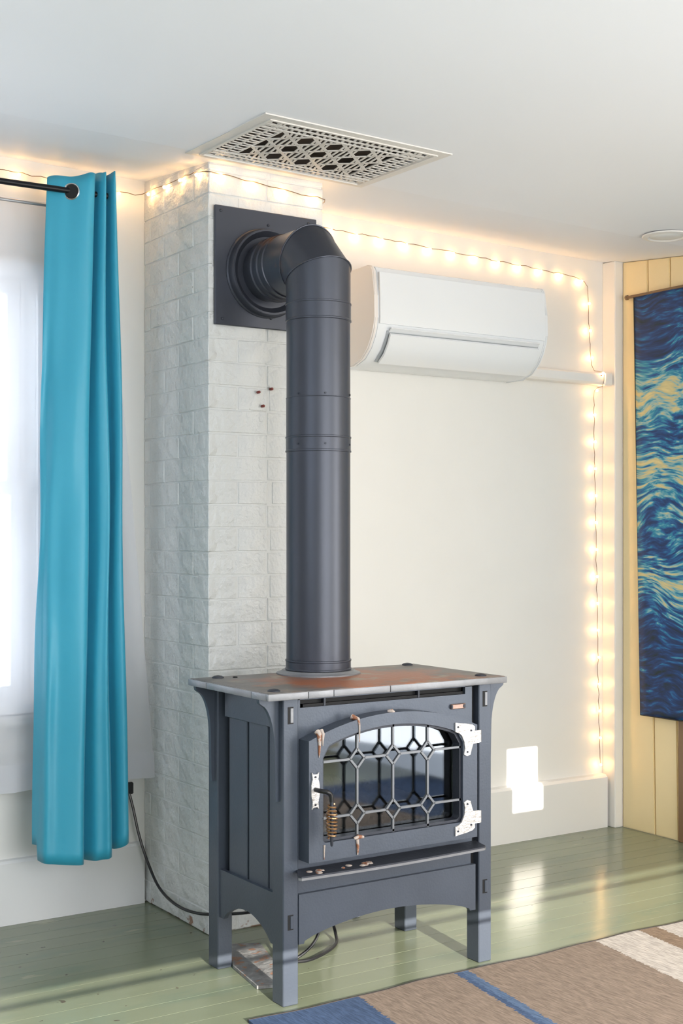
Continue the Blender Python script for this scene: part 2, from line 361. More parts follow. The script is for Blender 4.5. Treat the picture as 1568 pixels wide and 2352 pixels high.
# ------------------------------------------------------------------ room shell
fl = struct(boxo('floor', 'floorp', None, -1.9, 4.2, -2.1, 4.2, -0.06, -0.012, 0))
ys = [2.10]
while ys[-1] < 4.12: ys.append(ys[-1]+random.uniform(0.081, 0.091))
ys[-1] = 4.12
for a, b in zip(ys, ys[1:]):
    if b-a < 0.02: continue
    bm = B(); dz = random.uniform(-0.0001, 0.0001)
    box(bm, 0.7, 4.098, a+0.0009, b-0.0009, -0.012, dz)
    obj('floor_plank', bm, 'floorp', fl, origin=(random.uniform(0.5, 1.5), a, -0.006))
boxo('joint_dirt', 'joint', fl, 0.7, 4.098, 2.10, 4.12, -0.012, -0.0004, 0)
boxo('subfloor_sheet', 'floorp', fl, -1.8, 4.1, -2.0, 2.10, -0.012, 0.0, 0)
boxo('subfloor_sheet', 'floorp', fl, -1.8, 0.7, 2.10, 4.12, -0.012, 0.0, 0)

bm = B()      # ceiling: sagging sheet, follows the old house
nx, ny = 24, 30; xs = [-1.85+6.0*i/nx for i in range(nx+1)]; yy = [-2.05+6.2*j/ny for j in range(ny+1)]
HX0, HX1, HY0, HY1 = 1.85, 2.40, 3.145, 3.555      # register opening
xs = sorted(set([x for x in xs if min(abs(x-HX0), abs(x-HX1)) > .03]+[HX0, HX1])); yy = sorted(set([y for y in yy if min(abs(y-HY0), abs(y-HY1)) > .03]+[HY0, HY1]))
g = [[bm.verts.new((x, y, zc(x, y))) for y in yy] for x in xs]
for i in range(len(xs)-1):
    for j in range(len(yy)-1):
        cx_, cy_ = (xs[i]+xs[i+1])/2, (yy[j]+yy[j+1])/2
        if HX0 < cx_ < HX1 and HY0 < cy_ < HY1: continue
        bm.faces.new((g[i][j], g[i][j+1], g[i+1][j+1], g[i+1][j]))
r = bmesh.ops.extrude_face_region(bm, geom=bm.faces[:])
for v in r['geom']:
    if isinstance(v, bmesh.types.BMVert): v.co.z += 0.06
struct(obj('ceiling', bm, 'ceil', smooth=False))

# back wall (window opening x .5..1.44, z .745..2.035)
WX0, WX1, WZ0, WZ1 = 0.46, 1.532, 0.70, 2.082
bm = B()
box(bm, -1.8, WX0, 4.12, 4.30, 0, 2.5); box(bm, WX1, 4.25, 4.12, 4.30, 0, 2.5)
box(bm, WX0, WX1, 4.12, 4.30, 0, WZ0); box(bm, WX0, WX1, 4.12, 4.30, WZ1, 2.5)
wb = struct(obj('wall_back', bm, 'wall', smooth=False))
bm = B()
box(bm, -1.94, -1.8, -2.14, 4.26, 0, 2.5)
struct(obj('wall_left', bm, 'sidewall', smooth=False))
# rear wall with a bay added out of view, shaped to throw the sun patches
RZ = 1.684
bm = B()
box(bm, -1.8, 0.0, -2.14, -2.0, 0, 2.5); box(bm, 3.2, 4.25, -2.14, -2.0, 0, 2.5); box(bm, 0.0, 3.2, -2.14, -2.0, 0, 0.5)
PX0, PX1, PZ0, PZ1 = 2.585, 2.765, 1.945, 2.245  # added opening, sized to throw the bright patch on the back wall
box(bm, 0.0, PX0, -2.14, -2.0, RZ, 2.5); box(bm, PX1, 3.2, -2.14, -2.0, RZ, 2.5)
box(bm, PX0, PX1, -2.14, -2.0, RZ, PZ0); box(bm, PX0, PX1, -2.14, -2.0, PZ1, 2.5)
struct(obj('wall_rear', bm, 'wallw', smooth=False))
wr = struct(boxo('window_2', 'trim', None, 0.0, 3.2, -2.10, -2.04, 0.5, 0.55, 0.003))
boxo('shadow_bar', 'trim', wr, 0.0, 3.2, -2.085, -2.075, 1.633, 1.645, 0.002)  # unseen bar, placed to cast the thin dark strip on the floor
bm = B()
n = 90
va = [bm.verts.new((0.02+3.16*i/n, -1.99+0.004*math.sin(i*1.1), 0.50)) for i in range(n+1)]
vb = [bm.verts.new((0.02+3.16*i/n, -1.99+0.004*math.sin(i*1.1), RZ+0.045)) for i in range(n+1)]
for i in range(n): bm.faces.new((va[i], va[i+1], vb[i+1], vb[i]))
boxo('sun_dimmer_rail', 'greymetal', wr, 0.0, 3.2, -1.995, -1.985, RZ+0.04, RZ+0.05, 0)
obj('sun_dimmer', bm, 'dimsheer', wr)  # unseen sheet added to weaken the sun reaching the floor

# right wall: vertical tongue and groove boards on a backing, white corner post, brown door casing
bm = B()
box(bm, 4.112, 4.25, -2.14, -0.5, 0, 2.5); box(bm, 4.112, 4.25, 1.2, 4.12, 0, 2.5); box(bm, 4.112, 4.25, -0.5, 1.2, 2.1, 2.5)
wrt = struct(obj('wall_right', bm, 'yellow', smooth=False))
jt = [4.045, 3.902]; jb = [4.045, 3.858]
while jt[-1] > 1.3: jt.append(jt[-1]-0.123); jb.append(jb[-1]-0.128)
for i in range(len(jt)-1):
    if i > 12: break
    gp = 0.0022
    bm = B(); pts = [(jb[i]-gp, 0.0), (jt[i]-gp, zc(4.1, jt[i])-0.002), (jt[i+1]+gp, zc(4.1, jt[i+1])-0.002), (jb[i+1]+gp, 0.0)]
    prism(bm, pts, 'x', 4.098, 4.112)
    fs = [f for f in bm.faces if abs(f.normal.x) > .9]
    bmesh.ops.recalc_face_normals(bm, faces=bm.faces[:])
    es = [e for e in bm.edges if all(abs(v.co.x-4.098) < 1e-4 for v in e.verts)]
    bmesh.ops.bevel(bm, geom=es, offset=0.0035, segments=2, affect='EDGES')
    obj('wall_board', bm, 'yellow', wrt, origin=(4.1, jt[i], 1.2))
boxo('rear_board_panel', 'yellow', wrt, 4.098, 4.112, 1.2, jb[12]-0.03, 0, 2.36, 0)
struct(boxo('trim_1', 'trim', None, 4.055, 4.115, 4.045, 4.12, 0.0, 2.405, 0.003))
struct(boxo('trim_2', 'wood', None, 4.084, 4.098, 3.60, 3.722, 0.0, 2.02, 0.003))

# baseboards
bm = B(); prism(bm, [(4.12, 0.0), (4.078, 0.0), (4.078, 0.212), (4.090, 0.222), (4.12, 0.224)], 'x', 2.345, 4.045)
struct(obj('baseboard_right', bm, 'trim', smooth=False))
bm = B(); prism(bm, [(4.12, 0.0), (4.095, 0.0), (4.095, 0.196), (4.102, 0.204), (4.12, 0.206)], 'x', -1.8, 1.905)
struct(obj('baseboard_left', bm, 'wallw', smooth=False))

# window in the back wall
win = struct(obj('window_1', ringprism(B(), [(WX0-.06, WZ0-.03), (WX1+.032, WZ0-.03), (WX1+.032, WZ1+.035), (WX0-.06, WZ1+.035)],
      [(WX0, WZ0), (WX1, WZ0), (WX1, WZ1), (WX0, WZ1)], 'y', 4.098, 4.122), 'trim', smooth=False))
boxo('window_sill', 'trim', win, WX0-.08, WX1+.06, 4.062, 4.14, WZ0-.065, WZ0-.035, 0.004)
boxo('apron', 'trim', win, WX0-.06, WX1+.04, 4.102, 4.121, WZ0-.16, WZ0-.065, 0.003)
def sash(y0, y1, z0, z1, name):
    s = obj(name, ringprism(B(), [(WX0+.002, z0), (WX1-.002, z0), (WX1-.002, z1), (WX0+.002, z1)],
        [(WX0+.05, z0+.045), (WX1-.045, z0+.045), (WX1-.045, z1-.04), (WX0+.05, z1-.04)], 'y', y0, y1), 'trim', win, smooth=False)
    boxo('pane', 'winglass', s, WX0+.048, WX1-.043, (y0+y1)/2-.002, (y0+y1)/2+.002, z0+.043, z1-.038, 0)
sash(4.262, 4.292, 1.375, WZ1, 'upper_sash'); sash(4.228, 4.258, WZ0, 1.415, 'lower_sash')

# ------------------------------------------------------------------ chimney breast
CX0, CX1, CY0 = 1.915, 2.335, 3.652
ch = struct(boxo('chimney_breast', 'mortar', None, CX0+.0020, CX1-.002, CY0+.0020, 4.12, 0, 2.47, 0.004))
def brick(x0, x1, y0, y1, z0, z1):
    bm = B()
    r = bmesh.ops.create_cube(bm, size=1.0)
    jit = lambda: random.uniform(-.0005, .0005)
    for v in bm.verts:
        v.co = Vector((x0+(v.co.x+.5)*(x1-x0)+jit(), y0+(v.co.y+.5)*(y1-y0)+jit(), z0+(v.co.z+.5)*(z1-z0)+random.uniform(-.0022, .0018)))
    bmesh.ops.bevel(bm, geom=bm.edges[:], offset=0.0022, segments=1, affect='EDGES')
    obj('brick', bm, 'brick', ch, origin=((x0+x1)/2, (y0+y1)/2, (z0+z1)/2), smooth=False)
c = 0.0742; gap = 0.0035; k = 0; z = 0.004
while z < 2.45:
    pf = random.uniform(-.0015, .0012); zt = min(z+c-gap, 2.44)
    if zt-z < 0.02: break
    tops = lambda y: min(zt, zc(CX0, y)-.003)
    if k % 2 == 0:    # stretcher on the left face carries the corner
        segs_f = [(CX0+.105, CX0+.21), (CX0+.2155, CX1)]; segs_l = [(CY0, CY0+.205), (CY0+.2105, CY0+.415), (CY0+.4205, 4.119)]
    else:
        segs_f = [(CX0, CX0+.205), (CX0+.2105, CX1)]; segs_l = [(CY0+.1055, CY0+.31), (CY0+.3155, 4.119)]
    for a, b in segs_f:
        j = random.uniform(-.02, .02) if k % 2 == 0 and a > CX0+.11 else 0
        yb = CY0+random.uniform(-.0012, .0012)
        if tops(CY0)-z > .015: brick(a+j, b, yb, yb+(.1 if (k % 2 and a < CX0+.01) else .05), z+random.uniform(-.001, .001), tops(CY0))
    for i, (a, b) in enumerate(segs_l):
        xb = CX0+random.uniform(-.0012, .0012)
        brick(xb, xb+(.0995 if (i == 0 and k % 2 == 0) else .05), a, b, z+random.uniform(-.001, .001), tops(a) if a < 3.7 else tops(a))
    z += c; k += 1

for i, (x, z_) in enumerate([(2.089, 1.694), (2.136, 1.707), (2.105, 1.651)]):
    o = obj('wall_plug', lathe(B(), [(.0045, 0), (.0045, -.012), (.0025, -.0135)], (x, CY0-.0005, z_+0), 'y', 12), 'redplug', origin=(x, CY0, z_))
    props(o, ['small red wall plug in chimney brick, left of the upper two', 'small red wall plug in chimney brick, nearest the stovepipe', 'small red wall plug in chimney brick, lowest of the three'][i], 'wall plug', 'wall plugs in the chimney')

# ------------------------------------------------------------------ stove
ST = empty('gas_stove', (2.14, 3.2, 0), 'blue-grey cast iron gas stove on four square legs beside the chimney', 'stove')
SX0, SX1, SY0, SY1 = 1.785, 2.492, 2.985, 3.405
PWX, PWY = 0.047, 0.057
for i, (x0, y0) in enumerate([(SX0, SY0), (SX1-PWX, SY0), (SX0, SY1-PWY), (SX1-PWX, SY1-PWY)]):
    lg = boxo('leg', 'iron', ST, x0, x0+PWX, y0, y0+PWY, 0.0, 0.81, 0.0025)
    if i < 2:
        for za, zb in ((.743, .788), (.200, .240)):
            t = obj('mortise_shade', box(B(), x0+.014, x0+.031, y0-.0006, y0+.002, za, zb), 'black', lg)  # flat black plate stands for the shade inside the pocket
            obj('tenon', box(B(), x0+.0215, x0+.0305, y0-.0022, y0+.002, za+.003, zb-.003, .0008), 'edge' if za > .5 else 'iron', lg)
# outward curved corbels on each leg
def corbel(xpost, sgn, y0, y1):
    pts = [(xpost, .81), (xpost+sgn*.060, .81), (xpost+sgn*.058, .80)]
    for i in range(1, 13):
        t = i/12; a = t*math.pi/2
        pts.append((xpost+sgn*(.012+.044*(1-math.sin(a))), .795-.125*(1-math.cos(a)) - .0))
    pts += [(xpost+sgn*.010, .56), (xpost+sgn*.008, .537), (xpost, .537)]
    obj('corbel', prism(B(), pts, 'y', y0, y1), 'iron', ST, ang=50)
for xp, s in ((SX0, -1), (SX1, 1)):
    corbel(xp, s, 3.008, 3.022) if s < 0 else corbel(xp, s, 3.0, 3.016)
    corbel(xp, s, 3.368, 3.382)
# side panels
for side in (-1, 1):
    X = (lambda v: SX0+v) if side < 0 else (lambda v: SX1-v)
    def sb(name, va, vb, y0, y1, z0, z1, m='iron', bev=.0015):
        a, b = sorted((X(va), X(vb))); return boxo(name, m, ST, a, b, y0, y1, z0, z1, bev)
    sb('inner_shade', .033, .037, 3.045, 3.345, .19, .81, 'black', 0)  # black sheet put in for the shade behind the slats
    sb('top_rail', .008, .022, 3.0425, 3.322, .726, .81)
    for y0, y1 in ((3.0425, 3.088), (3.096, 3.2), (3.211, 3.314)):
        sb('side_slat', .018, .028, y0, y1, .27, .735, 'iron', .002)
    n = 16; pts = [(3.3475, .287), (3.3475, .150)]
    pts.append((3.325, .150))
    for i in range(n+1):
        t = i/n; pts.append((3.318-t*(3.318-3.072), .160+.045*math.sin(math.pi*t)**.8))
    pts += [(3.060, .150), (3.0425, .150), (3.0425, .287)]
    a, b = sorted((X(.006), X(.020)))
    obj('bottom_rail', prism(B(), pts, 'x', a, b), 'iron', ST)
boxo('back_panel', 'irondk', ST, SX0+PWX, SX1-PWX, 3.385, 3.395, .20, .81, .001)
# firebox shell behind the door
fb = obj('firebox', box(B(), 1.86, 2.42, 3.03, 3.33, .30, .80), 'black', ST)
# the shell: carve by making it open in front
bpy.data.objects.remove(fb)
bm = B()
box(bm, 1.845, 1.855, 3.0, 3.33, .33, .79); box(bm, 2.415, 2.425, 3.0, 3.33, .33, .79); box(bm, 1.845, 2.425, 3.33, 3.34, .33, .79)
box(bm, 1.845, 2.425, 3.0, 3.34, .33, .34); box(bm, 1.845, 2.425, 3.0, 3.34, .775, .79)
fb = obj('firebox', bm, 'black', ST, smooth=False)
bm = B()
for i in range(170):
    x = random.uniform(1.87, 2.40); y = random.uniform(3.03, 3.30); s = random.uniform(.006, .014)
    box(bm, x-s, x+s, y-s, y+s, .40+random.uniform(-.01, .008), .418+random.uniform(0, .014), .003,
        mtx=None)
box(bm, 1.86, 2.41, 3.02, 3.32, .36, .412)
props(obj('cinders', bm, 'ember', fb), kind='stuff')
def log(p, q, r0):
    bm = B(); n = 14; pts = [Vector(p).lerp(Vector(q), i/n)+Vector((0, random.uniform(-.004, .004), random.uniform(-.004, .004))) for i in range(n+1)]
    tube(bm, pts, [r0*random.uniform(.82, 1.12)*(0.7 if i in (0, n) else 1) for i in range(n+1)], 12)
    for v in bm.verts: v.co += Vector([random.uniform(-.002, .002) for _ in range(3)])
    obj('ceramic_log', bm, 'log', fb, ang=80)
log((1.90, 3.20, .450), (2.36, 3.27, .455), .034); log((1.93, 3.12, .440), (2.13, 3.10, .447), .024)
log((2.00, 3.10, .465), (2.10, 3.26, .52), .020); log((2.20, 3.26, .505), (2.33, 3.09, .452), .022); log((1.93, 3.24, .50), (2.15, 3.28, .51), .026)

# front face plate with the opening behind the door
def arch(x0, x1, z0, zs, zp, n=24, rb=0.0, rt=0.0):
    """outline from bottom left, counter-clockwise seen from the front; arched top; optional small corner cut"""
    pts = []
    def corner(cx, cz, a0, rr):
        return [(cx+rr*math.cos(math.radians(a0+15*i)), cz+rr*math.sin(math.radians(a0+15*i))) for i in range(7)]
    pts += corner(x0+rb, z0+rb, 180, rb) if rb else [(x0, z0)]*7
    pts += corner(x1-rb, z0+rb, 270, rb) if rb else [(x1, z0)]*7
    h = zp-zs; w_ = (x1-x0)/2; R = (w_*w_+h*h)/(2*h); cx = (x0+x1)/2; cz = zp-R
    a = math.asin(w_/R)
    for i in range(n+1):
        t = a-2*a*i/n; x = cx+R*math.sin(t); zz = cz+R*math.cos(t)
        if rt:   # ease the shoulders
            ed = min(x-x0, x1-x)
            if ed < rt: zz -= (rt-math.sqrt(max(0, rt*rt-(rt-ed)**2)))*.8
        pts.append((x, zz))
    return pts
fx0, fx1 = SX0+PWX, 2.425
bm = B(); yF0, yF1 = 2.992, 3.004
OUT = arch(1.850, 2.412, .375, .690, .745)
outer = []
for (x, zz) in OUT:   # face plate outline = opening pushed out to the rectangle
    u = (x-1.850)/(2.412-1.850)
    if zz <= .3751: outer.append((fx0+u*(fx1-fx0), .345))
    else: outer.append((fx0+u*(fx1-fx0), .7825))
ringprism(bm, outer, OUT, 'y', yF0, yF1)
obj('face_plate', bm, 'iron', ST)
bm = B(); box(bm, fx0, 1.841, yF0, yF1, .7825, .81); box(bm, 2.400, fx1, yF0, yF1, .7825, .81); box(bm, fx0, fx1, yF0, yF1, .8035, .81)
obj('top_strip', bm, 'iron', ST, smooth=False)
boxo('slot_shade', 'black', ST, 1.839, 2.402, 3.012, 3.016, .78, .806, 0)  # black strip put in for the shade inside the slot
for x in (1.92, 2.235): boxo('slot_bar', 'irondk', ST, x, x+.006, 2.998, 3.012, .78, .806, 0)
boxo('gap_shade', 'black', ST, fx1, SX1-PWX+.001, 3.010, 3.03, .17, .81, 0)  # black strip put in for the shade between face and right leg
boxo('lower_panel', 'iron', ST, fx0, fx1, 2.996, 3.008, .270, .345, .0015)
# apron with a shallow arch
ax0, ax1 = SX0+PWX, 2.431
pts = [(ax0, .290), (ax0, .158), (ax0+.016, .158)]
for i in range(21):
    t = i/20; pts.append((ax0+.018+t*(ax1-ax0-.042), .165+.043*math.sin(math.pi*t)**.75))
pts += [(ax1-.020, .158), (ax1, .158), (ax1, .290)]
bm = prism(B(), pts, 'y', 2.983, 2.997)
obj('apron', bm, 'iron', ST)
bx = boxo('valve_box', 'irondk', ST, 1.86, 2.40, 3.06, 3.32, .185, .30, .004)

# door: arched frame proud of the face, glass, lattice, hinges, handle
DR = obj('door', ringprism(B(), arch(1.838, 2.404, .380, .700, .757), arch(1.881, 2.352, .428, .678, .724, rb=.012, rt=.03), 'y', 2.942, 2.992), 'iron', ST, ang=25)
WLOC[DR] = WLOC[ST].copy()
bm = ringprism(B(), arch(1.882, 2.351, .429, .679, .723, rb=.012, rt=.03), arch(1.888, 2.345, .436, .674, .716, rb=.012, rt=.03), 'y', 2.950, 2.980)
obj('glass_gasket', bm, 'irondk', DR)
bm = B(); poly = arch(1.884, 2.349, .430, .678, .722, rb=.012, rt=.03)
prism(bm, poly, 'y', 2.985, 2.988); obj('door_glass', bm, 'fireglass', DR)
bm = B()
def bar(a, b, w_=.0060, y0=2.950, y1=2.958):
    a = Vector((a[0], a[1])); b = Vector((b[0], b[1])); d = (b-a).normalized(); n_ = Vector((-d.y, d.x))*w_/2
    prism(bm, [tuple(a+n_), tuple(a-n_), tuple(b-n_), tuple(b+n_)], 'y', y0, y1)
LX = [1.997, 2.1155, 2.234]; ZU, ZL = .640, .491; dw, dh = .0235, .0265
def topz(x): 
    x0, x1, zs, zp = 1.881, 2.352, .678, .724; h = zp-zs; w_ = (x1-x0)/2; R = (w_*w_+h*h)/(2*h); return zp-R+math.sqrt(R*R-(x-(x0+x1)/2)**2)+.004
for x in LX:
    bar((x, .425), (x, ZL-dh)); bar((x, ZL+dh), (x, ZU-dh)); bar((x, ZU+dh), (x, topz(x)))
    for zz in (ZU, ZL):
        c4 = [(x-dw, zz), (x, zz-dh), (x+dw, zz), (x, zz+dh)]
        for i in range(4): bar(c4[i], c4[(i+1) % 4])
for zz in (ZU, ZL):
    e = [1.879]+[q for x in LX for q in (x-dw, x+dw)]+[2.353]
    for i in range(0, len(e), 2): bar((e[i], zz), (e[i+1], zz))
obj('lattice', bm, 'lead', DR, smooth=False)
# hinge plates
def hinge(zc_, up):
    s = 1 if up else -1
    P = [(2.322, .0), (2.322, .020), (2.340, .017), (2.360, .015), (2.384, .010), (2.392, .004), (2.392, -.008), (2.412, -.008), (2.413, -.040), (2.407, -.044), (2.386, -.044), (2.380, -.060),
         (2.376, -.074), (2.364, -.078), (2.353, -.072), (2.357, -.055), (2.354, -.036), (2.345, -.018), (2.335, -.010), (2.322, -.006)]
    pts = [(x, zc_+s*zz) for x, zz in P]
    h_ = obj('hinge', prism(B(), pts, 'y', 2.9375, 2.9422), 'steel', DR, smooth=False)
    WLOC[h_] = WLOC[ST].copy()
    for x, zz in ((2.331, .007), (2.378, -.006), (2.365, -.066)):
        pass
    obj('hinge_pin', lathe(B(), [(.005, -.017), (.005, .017)], (2.414, 2.944, zc_-s*.025), 'z', 12), 'steel', DR)
    for x, zz in ((2.331, .007), (2.378, -.006), (2.365, -.066)):
        obj('hinge_screw', lathe(B(), [(.0032, 0), (.0025, -.002)], (x, 2.9375, zc_+s*zz), 'y', 10), 'irondk', DR)
hinge(.692, True); hinge(.412, False)
# handle
pts = [(1.845, .618), (1.849, .613), (1.862, .613), (1.866, .618), (1.864, .600), (1.868, .585), (1.868, .556), (1.864, .540), (1.866, .521), (1.862, .526), (1.849, .526), (1.845, .521), (1.847, .540), (1.843, .556), (1.843, .585), (1.847, .600)]
obj('handle_plate', prism(B(), pts, 'y', 2.937, 2.9425), 'steel', DR, smooth=False)
for zz in (.606, .533): obj('handle_screw', lathe(B(), [(.003, 0), (.0025, -.002)], (1.855, 2.937, zz), 'y', 10), 'irondk', DR)
rod = spline([(1.855, 2.94, .573), (1.857, 2.915, .573), (1.868, 2.900, .571), (1.878, 2.899, .562), (1.881, 2.899, .545)], 6)
obj('handle_arm', tube(B(), rod, .0062, 12), 'cable', DR)
obj('handle_core', lathe(B(), [(.005, 0), (.005, -.085), (.0036, -.115), (.002, -.118)], (1.881, 2.899, .546), 'z', 12), 'irondk', DR)
coil = []
turns = 9.5
for i in range(int(turns*20)+1):
    t = i/(turns*20); a = 2*math.pi*turns*t; rr = .0080+.0058*math.sin(math.pi*min(1, t*.95+.02))**.8
    coil.append((1.881+rr*math.cos(a), 2.899+rr*math.sin(a), .538-.088*t))
obj('spring_grip', tube(B(), coil, .0025, 6), 'brass', DR)
# name plate, small and without legible lettering
bm = B(); box(bm, 2.345, 2.398, 2.986, 2.992, .742, .757, .002); obj('name_plate', bm, 'plateb', ST)
obj('name_plate_end', box(B(), 2.3885, 2.3965, 2.984, 2.988, .7445, .7545, .001), 'irondk', ST)
obj('name_plate_end', box(B(), 2.3445, 2.3505, 2.984, 2.988, .7445, .7545, .001), 'irondk', ST)
# ash lip shelf
pts = [(1.832, 2.990)]
pts = [(SX0+.045, 2.990), (1.795, 2.925), (1.80, 2.917)]+[(1.80+.61*i/12, 2.917-.012*math.sin(math.pi*i/12)) for i in range(1, 12)]+[(2.410, 2.917), (2.420, 2.925), (2.436, 2.990)]
bm = prism(B(), pts, 'z', .348, .356)
obj('ash_lip', bm, 'irondk', ST)
bm = prism(B(), [(x, y-.001) for x, y in pts[1:-1]]+[(2.418, 2.930), (1.797, 2.930)], 'z', .3455, .352)
obj('ash_lip_edge', bm, 'edge', ST)
for x in (1.94, 2.25): obj('lip_bolt', lathe(B(), [(.005, 0), (.005, -.012), (.003, -.014)], (x, 2.960, .347), 'z', 10), 'black', ST)
# top slab: plate plus a light worn edge band with seams
TX0, TX1, TY0, TY1 = 1.722, 2.528, 2.955, 3.412
TP = obj('top_plate', box(B(), TX0+.004, TX1-.004, TY0+.004, TY1-.004, .812, .8305, .003, 2), 'top', ST)
WLOC[TP] = WLOC[ST].copy()
bm = B()
def edgeband(x0, x1, y0, y1): box(bm, x0, x1, y0, y1, .8105, .829, .003, 2)
xs_ = [TX0, 1.845, 1.925, 2.11, TX1]
for a, b in zip(xs_, xs_[1:]): edgeband(a+.0006, b-.0006, TY0, TY0+.012)
yb_ = [TY0+.0125, 3.045, 3.30, TY1]
for a, b in zip(yb_, yb_[1:]): edgeband(TX0, TX0+.012, a+.0006, b-.0006); edgeband(TX1-.012, TX1, a+.0006, b-.0006)
obj('top_edge', bm, 'edge', ST)
for x, y in ((1.80, 3.375), (1.765, 3.00), (2.478, 3.380), (2.468, 3.005)):
    obj('top_button', lathe(B(), [(.017, 0), (.017, .003), (.012, .006), (.003, .0075)], (x, y, .830), 'z', 20), 'irondk', TP)
obj('top_bolt', lathe(B(), [(.007, 0), (.007, .003), (.004, .004)], (1.845, 3.355, .830), 'z', 12), 'black', TP)
obj('flue_collar', lathe(B(), [(.125, 0), (.125, .005), (.112, .009), (.108, .013), (.099, .013)], (2.11, 3.325, .829), 'z', 56), 'edge', TP, label='pale metal ring around the pipe foot')
# melted wax
def wax(name, segs):
    bm = B()
    for pts_, rs in segs: tube(bm, pts_, rs, 8)
    return obj(name, bm, 'wax', DR, ang=70)
wax('wax_drip', [([(1.868, 2.95, .722), (1.869, 2.9415, .716), (1.870, 2.941, .690), (1.869, 2.941, .668), (1.869, 2.941, .655)], [.009, .007, .0045, .003, .001]),
                 ([(1.880, 2.95, .726), (1.881, 2.9415, .716), (1.880, 2.941, .700), (1.880, 2.941, .685)], [.006, .005, .003, .001])])
wax('wax_drip', [([(1.985, 2.96, .752), (1.995, 2.943, .747), (1.997, 2.941, .730), (1.997, 2.941, .700), (1.997, 2.941, .685)], [.008, .005, .0028, .0022, .001])])
wax('wax_drip', [([(2.100, 2.955, .759), (2.108, 2.946, .760), (2.115, 2.945, .757)], [.004, .006, .003])])
wax('wax_drip', [([(1.885, 2.941, .423), (1.884, 2.9405, .400), (1.884, 2.9405, .385)], [.003, .002, .001])])
wax('wax_drip', [([(1.982, 2.945, .427), (1.995, 2.943, .431), (2.012, 2.944, .428)], [.004, .006, .004]), ([(1.990, 2.941, .425), (1.991, 2.940, .405), (1.990, 2.940, .384)], [.005, .004, .002])])
for cx_, n_, L_ in ((1.872, 7, .032), (1.985, 11, .05)):
    bm = B()
    for i in range(n_):
        x = cx_+random.uniform(-L_, L_); y = 2.940+random.uniform(-.012, .012); r_ = random.uniform(.005, .011)
        lathe(bm, [(r_, 0), (r_*.9, .0014), (r_*.5, .0026), (r_*.1, .003)], (x, y, .3558), 'z', 12)
    obj('wax_puddle', bm, 'wax', ST, ang=70)

# ------------------------------------------------------------------ flue pipe
FP = empty('flue_pipe', (2.11, 3.325, .842), 'charcoal stovepipe elbowing from the stove top into the chimney', 'stovepipe')
R0, AX, AY, HZ = .0952, 2.11, 3.325, 2.07
N_ = 56
def vring(bm, z_, r, tilt=0.0):   # ring round the vertical axis; tilt: z rises towards -y
    out = []
    for i in range(N_):
        a = 2*math.pi*i/N_; x = r*math.cos(a); y = r*math.sin(a)
        out.append(bm.verts.new((AX+x, AY+y, z_-tilt*y)))
    return out
def vsec(name, z0, z1, r, tilt1=0.0, m='pipe', extra=None):
    bm = B(); rings = [vring(bm, z0, r), vring(bm, z1, r, tilt1)]; loft(bm, rings); return obj(name, bm, m, FP)
T = math.tan(math.radians(22.5))
vsec('pipe_section', .842, 1.512, R0); vsec('pipe_section', 1.512, 1.646, R0+.0006); vsec('pipe_section', 1.647, 1.90, R0-.0002)
bm = B(); loft(bm, [vring(bm, 1.90, R0+.0008), vring(bm, 2.013, R0+.0008, T)]); obj('pipe_section', bm, 'pipe', FP)
def band(z0, z1, r):
    bm = B(); lathe(bm, [(r-.001, z0), (r+.0022, z0+.0015), (r+.0022, z0+.005), (r+.0006, z0+.007), (r+.0006, z1-.007), (r+.0022, z1-.005), (r+.0022, z1-.0015), (r-.001, z1)], (AX, AY, 0), 'z', N_)
    obj('pipe_band', bm, 'pipe', FP)
band(1.873, 1.929, R0+.0012); band(1.486, 1.534, R0+.0008); band(.842, .874, R0+.001)
bm = B(); torus(bm, (AX, AY, 1.6465), (0, 0, 1), R0+.0002, .0016, 56, 6); obj('pipe_seam', bm, 'pipe', FP)
for a in (200, 250, 310):
    x = AX+(R0+.001)*math.cos(math.radians(a)); y = AY+(R0+.001)*math.sin(math.radians(a))
    for zz in (1.655, 1.508): obj('pipe_screw', tube(B(), [(x, y, zz), (x+.003*math.cos(math.radians(a)), y+.003*math.sin(math.radians(a)), zz)], .003, 8), 'irondk', FP)
# mitred gore and horizontal run along +y
def hring(bm, y_, r, tilt=0.0):   # ring round the horizontal axis; y shifts with height
    out = []
    for i in range(N_):
        a = 2*math.pi*i/N_; x = r*math.cos(a); q = r*math.sin(a)   # q: matches -y of the vertical ring turned up to +z... 
        out.append(bm.verts.new((AX+x, y_+tilt*q, HZ-q)))
    return out
bm = B(); a_ = vring(bm, 2.013, R0+.0012, T); b_ = hring(bm, AY+.057, R0+.0012, T); loft(bm, [a_, b_]); obj('elbow_gore', bm, 'pipeo', FP)
bm = B()
pts = [v.co.copy() for v in a_] if False else None
tb = B(); rr = vring(tb, 2.013, R0+.0022, T); loop = [v.co.copy() for v in rr]; tb.free()
tube(bm, loop+[loop[0]], .0022, 6); 
tb = B(); rr = hring(tb, AY+.057, R0+.0022, T); loop = [v.co.copy() for v in rr]; tb.free()
tube(bm, loop+[loop[0]], .0022, 6); obj('elbow_seam', bm, 'pipeo', FP)
bm = B(); loft(bm, [hring(bm, AY+.057, R0+.0008, T), hring(bm, 3.50, R0+.0008)]); obj('elbow_outlet', bm, 'pipeo', FP)
bm = B(); lathe(bm, [(R0, 3.49), (R0+.004, 3.492), (R0+.004, 3.503), (R0+.001, 3.506), (R0+.001, 3.522), (R0+.005, 3.525), (R0+.005, 3.54), (R0+.002, 3.543), (R0+.002, 3.556), (R0+.006, 3.559), (R0+.006, 3.572), (R0-.002, 3.575), (R0-.002, 3.64)], (AX, 0, HZ), 'y', 56)
obj('slip_joint', bm, 'pipeo', FP)
